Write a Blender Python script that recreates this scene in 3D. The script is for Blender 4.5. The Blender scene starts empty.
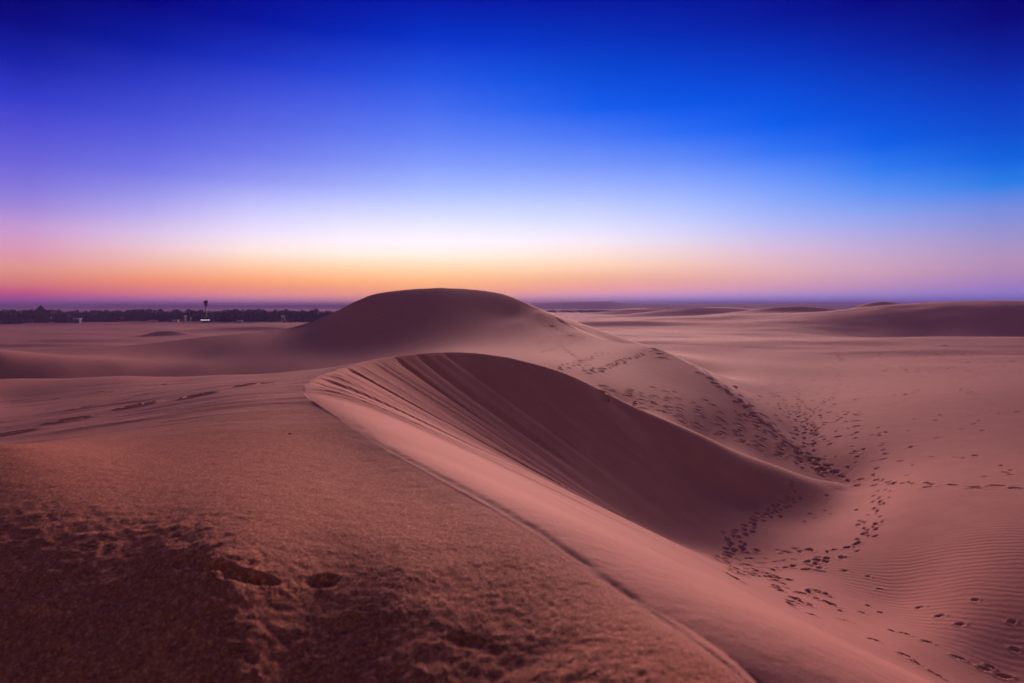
import bpy, bmesh, math, random
import numpy as np
from mathutils import Vector, Matrix

random.seed(7)
rng = np.random.default_rng(11)
scene = bpy.context.scene
COL = scene.collection

# light and air
HAZE = 0.00055
NISHITA = 0.05
BELT = 0.85
SKY_GAIN = 0.485
EXPOSURE = 1.17
SUN_W = 5.0
SUN_ANGLE = 28
SUN_AZ_D = 10.0
SUN_EL_D = 2.5
SUN_COL = (1.0, .53, .46)

# ------------------------------------------------------------------ camera
W_PX, H_PX, F_PX = 1024.0, 683.0, 640.0      # a 22.5 mm lens on a full frame sensor
CX, HY = 512.0, 306.0                        # column of the view axis, row of the horizon
PLAIN = -9.0                                 # the plain lies nine metres below the eye


def pt(px, py, D):
    """the place seen at (px, py) when it is D metres ahead"""
    return ((px - CX) / F_PX * D, D, -(py - HY) / F_PX * D)


cam_d = bpy.data.cameras.new("camera")
cam = bpy.data.objects.new("camera", cam_d)
COL.objects.link(cam)
cam_d.sensor_width = 36.0
cam_d.lens = F_PX / W_PX * 36.0
cam_d.shift_y = -(H_PX / 2 - HY) / W_PX
cam_d.clip_start = 0.05
cam_d.clip_end = 20000
cam.location = (0, 0, 0)
cam.rotation_euler = (math.radians(90), 0, 0)
cam_d.dof.use_dof = True
cam_d.dof.focus_distance = 7.0
cam_d.dof.aperture_fstop = 2.0
scene.camera = cam


# ------------------------------------------------------------------ helpers
def lin(c):
    return tuple((v / 255.0 / 12.92) if v / 255.0 <= 0.04045 else ((v / 255.0 + 0.055) / 1.055) ** 2.4 for v in c)


def tag(o, label=None, cat=None, group=None, kind=None):
    if label:
        o["label"] = label
    if cat:
        o["category"] = cat
    if group:
        o["group"] = group
    if kind:
        o["kind"] = kind
    return o


def new_mat(name):
    m = bpy.data.materials.new(name)
    m.use_nodes = True
    nt = m.node_tree
    return m, nt, nt.nodes["Principled BSDF"]


def simple_mat(name, col, rough=0.8, noise=0.25, scale=3.0):
    m, nt, b = new_mat(name)
    tc = nt.nodes.new("ShaderNodeTexCoord")
    n = nt.nodes.new("ShaderNodeTexNoise")
    n.inputs["Scale"].default_value = scale
    n.inputs["Detail"].default_value = 5
    nt.links.new(tc.outputs["Object"], n.inputs["Vector"])
    r = nt.nodes.new("ShaderNodeValToRGB")
    r.color_ramp.elements[0].position = 0.3
    r.color_ramp.elements[1].position = 0.7
    r.color_ramp.elements[0].color = tuple(c * (1 - noise) for c in col) + (1,)
    r.color_ramp.elements[1].color = tuple(min(1, c * (1 + noise)) for c in col) + (1,)
    nt.links.new(n.outputs["Fac"], r.inputs["Fac"])
    nt.links.new(r.outputs["Color"], b.inputs["Base Color"])
    b.inputs["Roughness"].default_value = rough
    return m


def mesh_obj(name, verts, faces, mat, parent=None, smooth=False):
    me = bpy.data.meshes.new(name)
    me.from_pydata([tuple(v) for v in verts], [], [tuple(f) for f in faces])
    me.materials.append(mat)
    if smooth:
        me.polygons.foreach_set("use_smooth", [True] * len(me.polygons))
    me.update()
    o = bpy.data.objects.new(name, me)
    COL.objects.link(o)
    if parent:
        o.parent = parent
    return o


def bm_obj(name, bm, mat, parent=None, smooth=False):
    me = bpy.data.meshes.new(name)
    bm.to_mesh(me)
    bm.free()
    me.materials.append(mat)
    if smooth:
        me.polygons.foreach_set("use_smooth", [True] * len(me.polygons))
    o = bpy.data.objects.new(name, me)
    COL.objects.link(o)
    if parent:
        o.parent = parent
    return o


def empty(name, loc, rz=0):
    o = bpy.data.objects.new(name, None)
    COL.objects.link(o)
    o.location = loc
    o.rotation_euler = (0, 0, rz)
    return o


def add_box(bm, cx, cy, cz, sx, sy, sz, bevel=0.0):
    r = bmesh.ops.create_cube(bm, size=1.0, matrix=Matrix.Translation((cx, cy, cz)) @ Matrix.Diagonal((sx, sy, sz, 1)))
    if bevel:
        ed = list({e for v in r["verts"] for e in v.link_edges})
        bmesh.ops.bevel(bm, geom=ed, offset=bevel, segments=1, affect="EDGES")


def add_lathe(bm, prof, n=16, cx=0, cy=0):
    rings = []
    for r, z in prof:
        rings.append([bm.verts.new((cx + r * math.cos(2 * math.pi * i / n), cy + r * math.sin(2 * math.pi * i / n), z)) for i in range(n)])
    for a, b in zip(rings, rings[1:]):
        for i in range(n):
            bm.faces.new((a[i], a[(i + 1) % n], b[(i + 1) % n], b[i]))
    bm.faces.new(list(reversed(rings[0])))
    bm.faces.new(rings[-1])


# ------------------------------------------------------------------ noise (plan coordinates)
def hash2(ix, iy, seed):
    h = (ix.astype(np.int64) * 374761393 + iy.astype(np.int64) * 668265263 + seed * 1274126177) & 0xFFFFFFFF
    h = ((h ^ (h >> 13)) * 1274126177) & 0xFFFFFFFF
    h = h ^ (h >> 16)
    return (h & 0xFFFF).astype(np.float32) / 65535.0


def vnoise(x, y, seed=0):
    ix = np.floor(x)
    iy = np.floor(y)
    fx = (x - ix).astype(np.float32)
    fy = (y - iy).astype(np.float32)
    fx = fx * fx * fx * (fx * (fx * 6 - 15) + 10)
    fy = fy * fy * fy * (fy * (fy * 6 - 15) + 10)
    a = hash2(ix, iy, seed)
    b = hash2(ix + 1, iy, seed)
    c = hash2(ix, iy + 1, seed)
    d = hash2(ix + 1, iy + 1, seed)
    return (a + (b - a) * fx) * (1 - fy) + (c + (d - c) * fx) * fy - 0.5


def fbm(x, y, seed=0, octs=4, gain=0.5):
    s = 0
    a = 1.0
    for k in range(octs):
        s = s + a * vnoise(x * 2 ** k + 17.3 * k, y * 2 ** k - 9.1 * k, seed + k)
        a *= gain
    return s


def sstep(a, b, x):
    t = np.clip((x - a) / (b - a), 0, 1)
    return t * t * (3 - 2 * t)


# ------------------------------------------------------------------ terrain: measured heights
class Plate:
    """thin plate surface through measured points, in (bearing, log distance)"""
    KV = 0.33

    def __init__(self, pts, smooth=1e-5):
        p = np.array(pts, float)
        c = self.coords(p[:, 0], p[:, 1])
        n = len(p)
        d2 = ((c[:, None, :] - c[None]) ** 2).sum(-1)
        A = np.zeros((n + 3, n + 3))
        A[:n, :n] = 0.5 * d2 * np.log(d2 + 1e-12) + np.eye(n) * smooth
        A[:n, n] = 1
        A[:n, n + 1:] = c
        A[n, :n] = 1
        A[n + 1:, :n] = c.T
        rhs = np.zeros(n + 3)
        rhs[:n] = p[:, 2]
        self.w = np.linalg.solve(A, rhs).astype(np.float32)
        self.c = c.astype(np.float32)

    @classmethod
    def coords(cls, x, y):
        th = np.arctan2(x, y)
        lim = 1.0
        th = np.where(np.abs(th) > lim, np.sign(th) * (lim + 0.25 * np.tanh((np.abs(th) - lim))), th)
        r = np.clip(np.hypot(x, y), 0.8, 3000)
        return np.stack([th, cls.KV * np.log(r)], -1)

    def __call__(self, x, y):
        x = np.asarray(x, np.float32).ravel()
        y = np.asarray(y, np.float32).ravel()
        out = np.empty(x.shape, np.float32)
        n = len(self.c)
        for s in range(0, len(x), 60000):
            q = self.coords(x[s:s + 60000], y[s:s + 60000]).astype(np.float32)
            d2 = (q[:, :1] - self.c[None, :, 0]) ** 2 + (q[:, 1:] - self.c[None, :, 1]) ** 2
            g = 0.5 * d2 * np.log(d2 + 1e-12)
            out[s:s + 60000] = g @ self.w[:n] + self.w[n] + q @ self.w[n + 1:]
        return out


# windward sand: the near dune, the back of the domed dune, the saddle, the big dune
WIND = [
    # foreground
    (740, 683, 1.52), (512, 683, 1.62), (300, 683, 1.75), (120, 683, 1.82), (0, 683, 1.93), (-100, 683, 2.02),
    (620, 610, 1.95), (512, 560, 2.4), (400, 560, 2.35), (225, 575, 2.15), (60, 575, 2.42), (-120, 575, 2.6),
    (512, 525, 2.9), (440, 500, 3.5), (300, 500, 3.3), (150, 500, 3.3), (0, 510, 3.15), (-120, 520, 3.3),
    (360, 450, 5.6), (250, 440, 5.8), (120, 452, 5.2), (0, 446, 4.8), (-120, 468, 4.8),
    (310, 398, 9.6), (250, 402, 9.5), (150, 420, 9.0), (60, 437, 8.2), (-40, 452, 7.6),
    # behind the near crest
    (285, 383, 13.0), (220, 389, 13.0), (150, 403, 12.5), (60, 420, 11.5), (-40, 436, 11),
    (320, 374, 17), (250, 381, 17), (170, 389, 17), (80, 402, 16), (-20, 415, 15),
    (325, 369, 23), (270, 375, 23), (180, 382, 23), (90, 390, 22), (0, 402, 21),
    (380, 361, 27.5), (300, 371.0, 27), (220, 375.2, 28.5), (120, 376, 29), (20, 379, 30), (-80, 385, 30),
    # hollow behind it
    (380, 366, 34), (300, 384, 38), (200, 395, 43), (100, 402, 44), (0, 405, 44), (-80, 408, 44),
    (430, 356, 48), (330, 377, 52), (230, 394, 52), (120, 399, 52), (0, 396, 52), (-80, 392, 52),
    # foot and front of the big dune
    (450, 349, 62), (380, 360, 65), (300, 364, 67), (260, 366.5, 66), (200, 366.5, 65), (120, 364.5, 63.5), (60, 361, 62.5), (0, 355, 62), (-100, 349, 60),
    (450, 333, 84), (380, 343.5, 85), (320, 349, 86), (250, 346, 90), (200, 358, 84), (130, 357, 84), (50, 356, 84), (0, 354, 86),
    (450, 306.5, 104), (400, 311, 104), (350, 322.5, 104), (480, 309, 103), (510, 316, 98),
    (440, 288, 121), (400, 290.5, 121), (375, 294, 120), (350, 304, 118), (337, 311.5, 117.5), (321, 319.5, 117), (480, 290.5, 120), (500, 294, 117),
    # left skirt of the big dune
    (302, 326.5, 116), (275, 331, 114), (250, 333, 112), (200, 338, 108), (150, 344.5, 103), (100, 347.5, 100), (50, 349, 100), (0, 350.5, 100), (-100, 351, 100),
    # saddle
    (470, 366, 34), (520, 374, 33), (560, 381, 32), (620, 409, 32), (700, 442, 32), (770, 461, 32),
    (500, 360, 42), (560, 365, 42), (620, 391, 37), (680, 414, 36), (750, 445, 34), (800, 466, 32),
    (560, 352, 56), (600, 356, 55), (640, 366, 52), (680, 385, 46), (720, 410, 40), (780, 446, 35),
    (540, 340, 70), (580, 343, 70), (620, 345, 70), (650, 347.5, 66), (675, 358, 60), (705, 376, 51), (760, 421, 40), (800, 456, 34.3), (832, 481, 31.2),
    (520, 322, 88), (550, 328, 86), (580, 333, 82), (540, 312, 99), (556, 318.5, 96),
]
FLOOR = [
    # bowl and near valley
    (740, 562, 19), (700, 535, 21.5), (760, 525, 22.5), (800, 512, 25.5), (800, 590, 15.4), (850, 560, 18.2), (850, 625, 13), (900, 662, 10.6), (900, 600, 15.3), (900, 545, 18.6),
    (960, 625, 13.2), (1000, 690, 11.2), (1000, 600, 14), (1000, 545, 16.7), (1100, 700, 10.8), (1100, 600, 13.6), (1250, 640, 12), (1000, 505, 20), (900, 508, 22),
    (842, 490, 29.5), (900, 488, 25), (1000, 489, 22), (1150, 500, 19.5), (850, 451, 34), (950, 456, 29), (1060, 454, 27.5), (800, 415, 47), (900, 418, 40), (1000, 417, 37.5), (1100, 416, 37),
    (740, 380, 71), (820, 377, 74), (900, 380, 63), (1000, 380, 56), (1100, 380, 56),
    (700, 362, 100), (800, 363, 92), (880, 363.5, 86), (960, 364, 80), (1060, 366, 75),
    (760, 347, 132), (830, 346.5, 127), (900, 347, 120), (980, 349, 112), (1080, 350, 108),
    (700, 344, 150), (770, 339.5, 160), (850, 338.5, 158), (930, 338, 156), (1020, 337.5, 152), (1100, 338, 150),
    (770, 340, 178), (850, 339, 176), (930, 338.5, 172), (1020, 338, 168),
    # rising sand towards the right horizon
    (720, 329, 240), (790, 327, 235), (860, 331, 236), (930, 333.5, 230), (1020, 334, 224), (1120, 334, 220),
    (760, 318, 300), (830, 313, 290), (880, 308.5, 280), (940, 306, 270), (1000, 306, 258), (1060, 307, 250), (1150, 309, 240),
    (930, 310, 360), (1020, 312, 350), (1120, 312, 340), (860, 314, 380),
    (640, 330, 230), (600, 324, 310), (650, 318, 400), (720, 315, 420), (800, 313, 440), (900, 314, 470),
    # far plain
    (560, 317, 520), (660, 315.5, 600), (760, 314, 700), (900, 314, 700), (1050, 314, 700),
    (560, 311.8, 1000), (760, 311.8, 1000), (960, 311.8, 1000), (1150, 311.8, 1000),
    (400, 317.6, 500), (200, 317.6, 500), (0, 317.6, 500), (-150, 317.6, 500), (400, 311.8, 1000), (0, 311.8, 1000), (-200, 311.8, 1000),
    (100, 309.8, 1500), (512, 309.8, 1500), (900, 309.8, 1500), (0, 308, 2800), (512, 308, 2800), (1000, 308, 2800),
    # left plain
    (330, 324, 320), (200, 324, 320), (80, 324, 320), (-60, 324, 320),
    (300, 333, 215), (200, 333.5, 210), (100, 335, 200), (20, 337, 190), (-80, 338, 185),
    (330, 345, 150), (250, 347, 145), (150, 349, 135), (50, 353, 125), (-60, 355, 120),
    (440, 330, 240), (440, 350, 140), (540, 345, 150), (600, 350, 132), (640, 355, 120), (620, 366, 100), (660, 375, 85), (700, 400, 65),
    (-60, 372, 90), (100, 372, 88), (400, 372, 90),
    # under the near dune (never seen)
    (512, 590, 18), (400, 550, 21), (620, 640, 15), (300, 600, 16), (100, 600, 16), (512, 460, 40), (400, 420, 55), (100, 420, 55),
]
# the brink: where windward sand breaks into the slip faces (px, py, D, slope, rounding)
BRINK = [
    ("w", 9.0, -22.0, -1.2, .53, .5), ("w", 4.6, -10, -1.05, .53, .5), ("w", 2.1, -3.0, -0.98, .54, .45), ("w", 1.22, 0.1, -0.93, .55, .40),
    (775, 683, 1.60, .56, .40), (585, 572, 2.35, .56, .40), (455, 497, 3.75, .56, .4), (372, 447, 5.9, .56, .4), (318, 408, 8.6, .55, .65),
    (304, 392, 10.6, .54, .8), (310, 381, 12.8, .55, .65), (326, 373, 15.3, .57, .3), (352, 364.5, 18.3, .60, .15), (390, 357, 21.3, .60, .08), (430, 352.6, 23.6, .60, .08),
    (460, 352, 25.0, .61, .08), (510, 357.5, 26.5, .64, .08), (560, 371, 27.5, .68, .10), (600, 389.5, 28.1, .72, .15), (640, 411, 28.6, .74, .9), (690, 436.5, 28.8, .72, 2.0), (740, 458, 29.1, .68, 2.8), (785, 476, 29.4, .56, 2.8),
    (825, 484, 29.8, .46, 2.0), (836, 483, 31.0, .45, .3), (803, 456.5, 34.4, .45, .2), (762, 421, 40.2, .50, .2), (708, 376, 51, .50, .15), (677, 357.5, 60, .46, .15),
    (655, 347.8, 66, .42, .15), (622, 343, 73, .42, .15), (590, 336, 82, .42, .2), (560, 321, 96, .40, .3), (540, 310.8, 102, .34, .4), (520, 301.5, 110, .36, .5), (500, 293.7, 118, .5, .6), (480, 290.3, 121, .5, .8), (440, 288, 122, .6, 1),
    (400, 290.3, 122, .9, .8), (375, 294, 121, 1.0, .6), (350, 304.2, 119, 1.1, .6), (337, 311.5, 118.5, 1.1, .6), (321, 319.5, 118, 1.0, .6), (302, 326.3, 117, .8, .8), (275, 330.8, 115, .5, 1.2), (250, 333, 113, .24, 1.5), (200, 337.5, 109, .22, 1.5),
    (150, 344, 104, .2, 1.5), (100, 347, 101, .2, 1.5), (50, 348.5, 101, .2, 1.5), (0, 350, 101, .2, 1.5), (-100, 350.5, 101, .2, 1.5), (-260, 352, 101, .2, 1.5), (-500, 354, 100, .2, 1.5),
]

wind = Plate([pt(*p) for p in WIND] + [pt(*b[:3]) for b in BRINK if b[0] != 'w' and b[0] > 140 and b[2] > 12] + [(-6, -3, -1.35), (0, -4, -1.25), (4, -4, -1.1), (-14, -8, -2), (10, -12, -1.5)], 1e-4)
floor_s = Plate([pt(*p) for p in FLOOR] + [(9, 0, -5.4), (14, -10, -5.4), (30, 2, -5.2), (-40, -30, -8.8), (-150, -60, PLAIN), (200, 0, PLAIN), (200, -150, PLAIN)], 1e-4)


def brink_rows():
    rows = []
    for b in BRINK:
        if b[0] == "w":
            rows.append(b[1:])
        else:
            x, y, z = pt(*b[:3])
            rows.append((x, y, z, b[3], b[4]))
    return np.array(rows, float)


def dense_curve(P, step=0.12):
    out = []
    n = len(P)
    for i in range(n - 1):
        p0, p1, p2, p3 = P[max(i - 1, 0)], P[i], P[i + 1], P[min(i + 2, n - 1)]
        L = np.hypot(*(p2 - p1)[:2])
        dist = max(3.0, np.hypot(*((p1 + p2) / 2)[:2]))
        k = max(2, int(L / (step * dist / 26)))
        # centripetal Catmull-Rom: no overshoot with uneven spacing
        t0 = 0.0
        t1 = t0 + max(np.hypot(*(p1 - p0)[:2]), 1e-6) ** 0.5
        t2 = t1 + max(L, 1e-6) ** 0.5
        t3 = t2 + max(np.hypot(*(p3 - p2)[:2]), 1e-6) ** 0.5
        for j in range(k):
            t = t1 + (t2 - t1) * j / k
            if i == 0 or i == n - 2:
                out.append(p1 + (p2 - p1) * j / k)
                continue
            A1 = (t1 - t) / (t1 - t0) * p0 + (t - t0) / (t1 - t0) * p1
            A2 = (t2 - t) / (t2 - t1) * p1 + (t - t1) / (t2 - t1) * p2
            A3 = (t3 - t) / (t3 - t2) * p2 + (t - t2) / (t3 - t2) * p3
            B1 = (t2 - t) / (t2 - t0) * A1 + (t - t0) / (t2 - t0) * A2
            B2 = (t3 - t) / (t3 - t1) * A2 + (t - t1) / (t3 - t1) * A3
            out.append((t2 - t) / (t2 - t1) * B1 + (t - t1) / (t2 - t1) * B2)
    out.append(P[-1])
    return np.array(out)


BR = dense_curve(brink_rows())
BR[:, 2] = wind(BR[:, 0], BR[:, 1])          # the brink lies on the windward sheet
kz = np.exp(-.5 * (np.arange(-12, 13) / 5.0) ** 2)
BR[:, 2] = np.convolve(np.pad(BR[:, 2], 12, mode="edge"), kz / kz.sum(), "valid")
ARC = np.concatenate([[0], np.cumsum(np.hypot(*np.diff(BR[:, :2], axis=0).T))])
POLY = np.concatenate([BR[:, :2], [[-300, 0], [-300, -100], [9, -100]]])


def inside(x, y):
    res = np.zeros(x.shape, bool)
    px, py = POLY[:, 0], POLY[:, 1]
    j = len(POLY) - 1
    for i in range(len(POLY)):
        if py[i] != py[j]:
            c = ((py[i] > y) != (py[j] > y)) & (x < (px[j] - px[i]) * (y - py[i]) / (py[j] - py[i]) + px[i])
            res ^= c
        j = i
    return res


def slip(x, y):
    """highest slip face reaching (x, y), its arc position on the brink and the distance from it"""
    a = BR[:-1].astype(np.float32)
    e = BR[1:].astype(np.float32) - a
    L2 = e[:, 0] ** 2 + e[:, 1] ** 2
    SUB, HALF = 4, 14
    g_ = e[:, 2] / np.sqrt(L2)
    c = a[::SUB]
    zo = np.empty(len(x), np.float32)
    so = np.empty(len(x), np.float32)
    do = np.empty(len(x), np.float32)
    dn = np.empty(len(x), np.float32)
    win = np.arange(-HALF, HALF + 1)
    for s in range(0, len(x), 20000):
        qx = x[s:s + 20000, None]
        qy = y[s:s + 20000, None]
        d = np.sqrt((qx - c[None, :, 0]) ** 2 + (qy - c[None, :, 1]) ** 2)
        dn[s:s + 20000] = d.min(1)
        k0 = (c[None, :, 2] - c[None, :, 3] * (np.sqrt(d * d + c[None, :, 4] ** 2) - c[None, :, 4])).argmax(1) * SUB
        k = np.clip(k0[:, None] + win[None], 0, len(a) - 1)
        ak, ek = a[k], e[k]
        l2 = L2[k]
        t = ((qx - ak[..., 0]) * ek[..., 0] + (qy - ak[..., 1]) * ek[..., 1]) / l2
        hx = qx - ak[..., 0] - t * ek[..., 0]
        hy = qy - ak[..., 1] - t * ek[..., 1]
        gk = g_[k]
        t = np.clip(t + gk * np.sqrt((hx * hx + hy * hy) / (np.clip(ak[..., 3] ** 2 - gk * gk, .03, None) * l2)), 0, 1)
        d = np.sqrt((qx - ak[..., 0] - t * ek[..., 0]) ** 2 + (qy - ak[..., 1] - t * ek[..., 1]) ** 2)
        rr = ak[..., 4] + t * ek[..., 4]
        z = ak[..., 2] + t * ek[..., 2] - (ak[..., 3] + t * ek[..., 3]) * (np.sqrt(d * d + rr * rr) - rr)
        b = z.argmax(1)
        r = np.arange(len(b))
        kk = k[r, b]
        zo[s:s + 20000] = z[r, b]
        do[s:s + 20000] = d[r, b]
        so[s:s + 20000] = ARC[kk] + t[r, b] * np.sqrt(L2[kk])
    return zo, so, do, dn


def smax(a, b, k):
    h = np.clip(k - np.abs(a - b), 0, None) / k
    return np.maximum(a, b) + h * h * k * 0.25


MOUNDS = [(877, 302.6, 330, 12, 10), (800, 306.8, 440, 42, 20), (700, 307.6, 520, 60, 24), (640, 308.0, 700, 50, 20), (760, 307.6, 620, 60, 25),
          (168, 331.0, 196, 6.5, 5), (60, 333.5, 205, 14, 6), (255, 327, 240, 22, 8), (20, 341, 150, 18, 7), (610, 321, 290, 32, 14), (700, 316.5, 330, 40, 18)]
MBASE = {(a, b): float(floor_s([pt(a, b, c)[0]], [c])[0]) for a, b, c, _, _ in MOUNDS}


def height(x, y, detail=True):
    x = np.asarray(x, np.float32).ravel()
    y = np.asarray(y, np.float32).ravel()
    r = np.hypot(x, y)
    z = np.empty(len(x), np.float32)
    arc = np.zeros(len(x), np.float32)
    dist = np.full(len(x), 99, np.float32)
    ins = inside(x, y) & (r < 160)
    z[ins] = wind(x[ins], y[ins])
    tip = ins & (y > 27) & (y < 60) & (x > 5)
    if tip.any():
        z[tip] = smax(z[tip], floor_s(x[tip], y[tip]), .25)
    o = ~ins
    fl = floor_s(x[o], y[o])
    w = sstep(1500, 2500, r[o])
    fl = fl * (1 - w) + PLAIN * w
    # long low swells of the plain
    ro = r[o]
    am = sstep(40, 120, ro) * (1 - sstep(900, 1800, ro))
    fl = fl + am * (1.0 * fbm(x[o] / 55, y[o] / 38, 3, 3) + 0.14 * fbm(x[o] / 16, y[o] / 11, 8, 2))
    for mpx, mpy, mD, rx, ry in MOUNDS:
        mx, my, mz = pt(mpx, mpy, mD)
        q = ((x[o] - mx) / rx) ** 2 + ((y[o] - my) / ry) ** 2
        g = q < 9
        fl[g] += (mz - MBASE[(mpx, mpy)]) * np.exp(-q[g] ** 1.25)
    near = ro < 190
    zo = np.full(len(ro), -99, np.float32)
    ao = np.zeros(len(ro), np.float32)
    dof = np.full(len(ro), 99, np.float32)
    dnn = np.full(len(ro), 99, np.float32)
    zo[near], ao[near], dof[near], dnn[near] = slip(x[o][near], y[o][near])
    k = np.minimum(np.where(ro < 45, 1.25, 2.2), .05 + .3 * np.clip(dnn - .3, 0, None))
    z[o] = smax(zo, fl, k)
    arc[o] = ao
    dist[o] = dof
    face = np.zeros(len(x), np.float32)
    face[o] = sstep(-0.6, 0.8, zo - fl)
    return z, arc, dist, face


def ground_at(px, py, d0=1.0, d1=500.0, n=600):
    """first point of the sand on the line of sight"""
    D = np.geomspace(d0, d1, n)
    x = (px - CX) / F_PX * D
    zr = -(py - HY) / F_PX * D
    z = height(x, D)[0]
    hit = np.nonzero(z >= zr)[0]
    if len(hit) == 0 or hit[0] == 0:
        return None
    i = hit[0]
    g0 = zr[i - 1] - z[i - 1]
    g1 = zr[i] - z[i]
    t = g0 / (g0 - g1)
    Dm = D[i - 1] + t * (D[i] - D[i - 1])
    return ((px - CX) / F_PX * Dm, Dm, 0)


def ground_z(x, y):
    return float(height(np.array([x]), np.array([y]))[0][0])

# ------------------------------------------------------------------ footprints and tracks
STAMPS = []          # x, y, heading, half length, half width, depth


def trail(pts, step=0.62, wide=0.13, ln=0.24, wd=0.11, dp=0.10, jit=0.10, skip=0.0, d0=1.0):
    """footprints along a walked line seen through the given picture points"""
    g = [ground_at(px, py, d0) for px, py in pts]
    g = [p for p in g if p]
    for a, b in zip(g, g[1:]):
        L = math.hypot(b[0] - a[0], b[1] - a[1])
        if L < 1e-3:
            continue
        ang = math.atan2(b[1] - a[1], b[0] - a[0])
        n = max(1, int(L / step))
        for i in range(n):
            if random.random() < skip:
                continue
            t = (i + random.uniform(-.15, .15)) / n
            side = wide * (1 if i % 2 else -1) + random.gauss(0, jit)
            x = a[0] + (b[0] - a[0]) * t - math.sin(ang) * side
            y = a[1] + (b[1] - a[1]) * t + math.cos(ang) * side
            STAMPS.append((x, y, ang + random.gauss(0, .2), ln * random.uniform(.8, 1.3), wd * random.uniform(.8, 1.3), dp * random.uniform(.6, 1.3)))


def scatter(x0, y0, x1, y1, n, ln=0.26, wd=0.15, dp=0.09, ang=None, d0=1.0):
    for _ in range(n):
        p = ground_at(random.uniform(x0, x1), random.uniform(y0, y1), d0)
        if p:
            a = random.uniform(0, math.pi) if ang is None else ang + random.gauss(0, .35)
            STAMPS.append((p[0], p[1], a, ln * random.uniform(.7, 1.4), wd * random.uniform(.7, 1.3), dp * random.uniform(.5, 1.3)))


def hole(px, py, ang, ln, wd, dp, d0=1.0):
    p = ground_at(px, py, d0)
    if p:
        STAMPS.append((p[0], p[1], ang, ln, wd, dp))


# holes of deep steps on the slope left behind the near crest
for px, py, ln in ((257, 384, .55), (247, 385.6, .3), (199, 395.3, .5), (192, 397, .3), (136, 406.5, .5), (150, 403.5, .3), (72, 419.5, .62), (14, 433, .7)):
    hole(px, py, random.uniform(-.1, .25), ln * .40, .12, .10)
trail([(60, 398), (110, 392), (150, 387), (185, 382)], .8, .3, .14, .09, .035, .2)
trail([(75, 408), (110, 401), (160, 391)], .8, .2, .14, .09, .035, .2, .3)
# saddle
trail([(587, 373), (600, 370), (622, 361), (650, 350)], .7, .22, .36, .2, .14, .08)
trail([(587, 373), (590, 367), (578, 358), (563, 349), (558, 340), (566, 333)], .7, .2, .3, .16, .09, .1)
trail([(540, 352), (560, 347), (575, 341), (585, 336)], .8, .2, .3, .17, .10, .15, .2)
trail([(560, 369), (580, 362), (604, 352)], .8, .2, .34, .18, .10, .15, .15)
trail([(548, 327), (552, 333), (545, 340), (532, 345)], .8, .2, .3, .18, .10, .2, .2)
trail([(543, 320), (556, 327), (574, 336)], .8, .3, .45, .25, .14, .2, .2)
for px, py in ((552, 326.5), (571, 336), (657, 351), (659, 354), (654, 349), (663, 358)):
    hole(px, py, .1, .7, .4, .25)
# many feet across the neck of the saddle
for k in range(10):
    o = k * 2.4
    trail([(602, 385 + o * .55), (640, 391 + o * .8), (680, 399 + o), (720, 412 + o * 1.1), (760, 428 + o), (800, 449 + o * .7), (835, 473 + o * .2)], .80, .12, .30, .12, .17, .12, .2)
trail([(640, 384), (690, 396), (740, 416), (790, 444)], .8, .2, .33, .18, .13, .2, .2)
trail([(690, 362), (706, 374), (735, 396), (760, 418), (790, 444), (832, 478)], .6, .3, .4, .25, .14, .25, .1)
trail([(702, 372), (725, 386), (750, 408), (775, 430)], .6, .4, .4, .25, .12, .4, .2)
# valley
scatter(712, 366, 900, 392, 70, .3, .2, .12)
scatter(735, 385, 860, 440, 110, .28, .17, .12)
scatter(790, 425, 890, 470, 60, .26, .15, .10)
scatter(900, 400, 1020, 480, 35, .26, .14, .08)
for pts in ([(792, 380), (800, 400), (806, 418), (798, 440), (812, 462)], [(840, 368), (838, 392), (812, 415), (800, 432)], [(865, 412), (845, 418), (815, 428), (802, 436)],
            [(770, 368), (775, 395), (790, 420)], [(905, 395), (950, 383), (1000, 370)], [(850, 400), (905, 394)], [(960, 388), (975, 394), (990, 393)]):
    trail(pts, .7, .15, .28, .16, .11, .15, .1)
trail([(828, 476), (850, 480), (880, 483), (930, 486), (975, 487), (1040, 488)], .55, .14, .3, .14, .12, .12)
trail([(876, 474), (888, 478), (915, 484), (950, 489), (1000, 488)], .65, .25, .3, .14, .10, .15, .2)
trail([(700, 441), (760, 470), (812, 490)], .8, .1, .2, .12, .04, .15, .4)
# loop of prints on the floor of the bowl
for o in (0, 4, 8):
    trail([(795, 484 + o), (778, 505 + o), (752, 520 + o), (735, 538 + o), (724, 556 + o * .5), (726, 566)], .42, .12, .2, .11, .09, .12, .12)
trail([(876, 492), (874, 510), (868, 528), (855, 545), (833, 553), (806, 562), (785, 570)], .32, .14, .2, .10, .10, .16)
trail([(882, 498), (878, 515), (869, 533), (857, 547), (835, 556), (810, 566)], .36, .12, .2, .10, .09, .2, .1)
trail([(832, 498), (830, 512), (815, 520), (790, 523)], .5, .14, .2, .10, .05, .1, .2)
scatter(735, 548, 830, 572, 45, .2, .11, .07)
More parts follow.
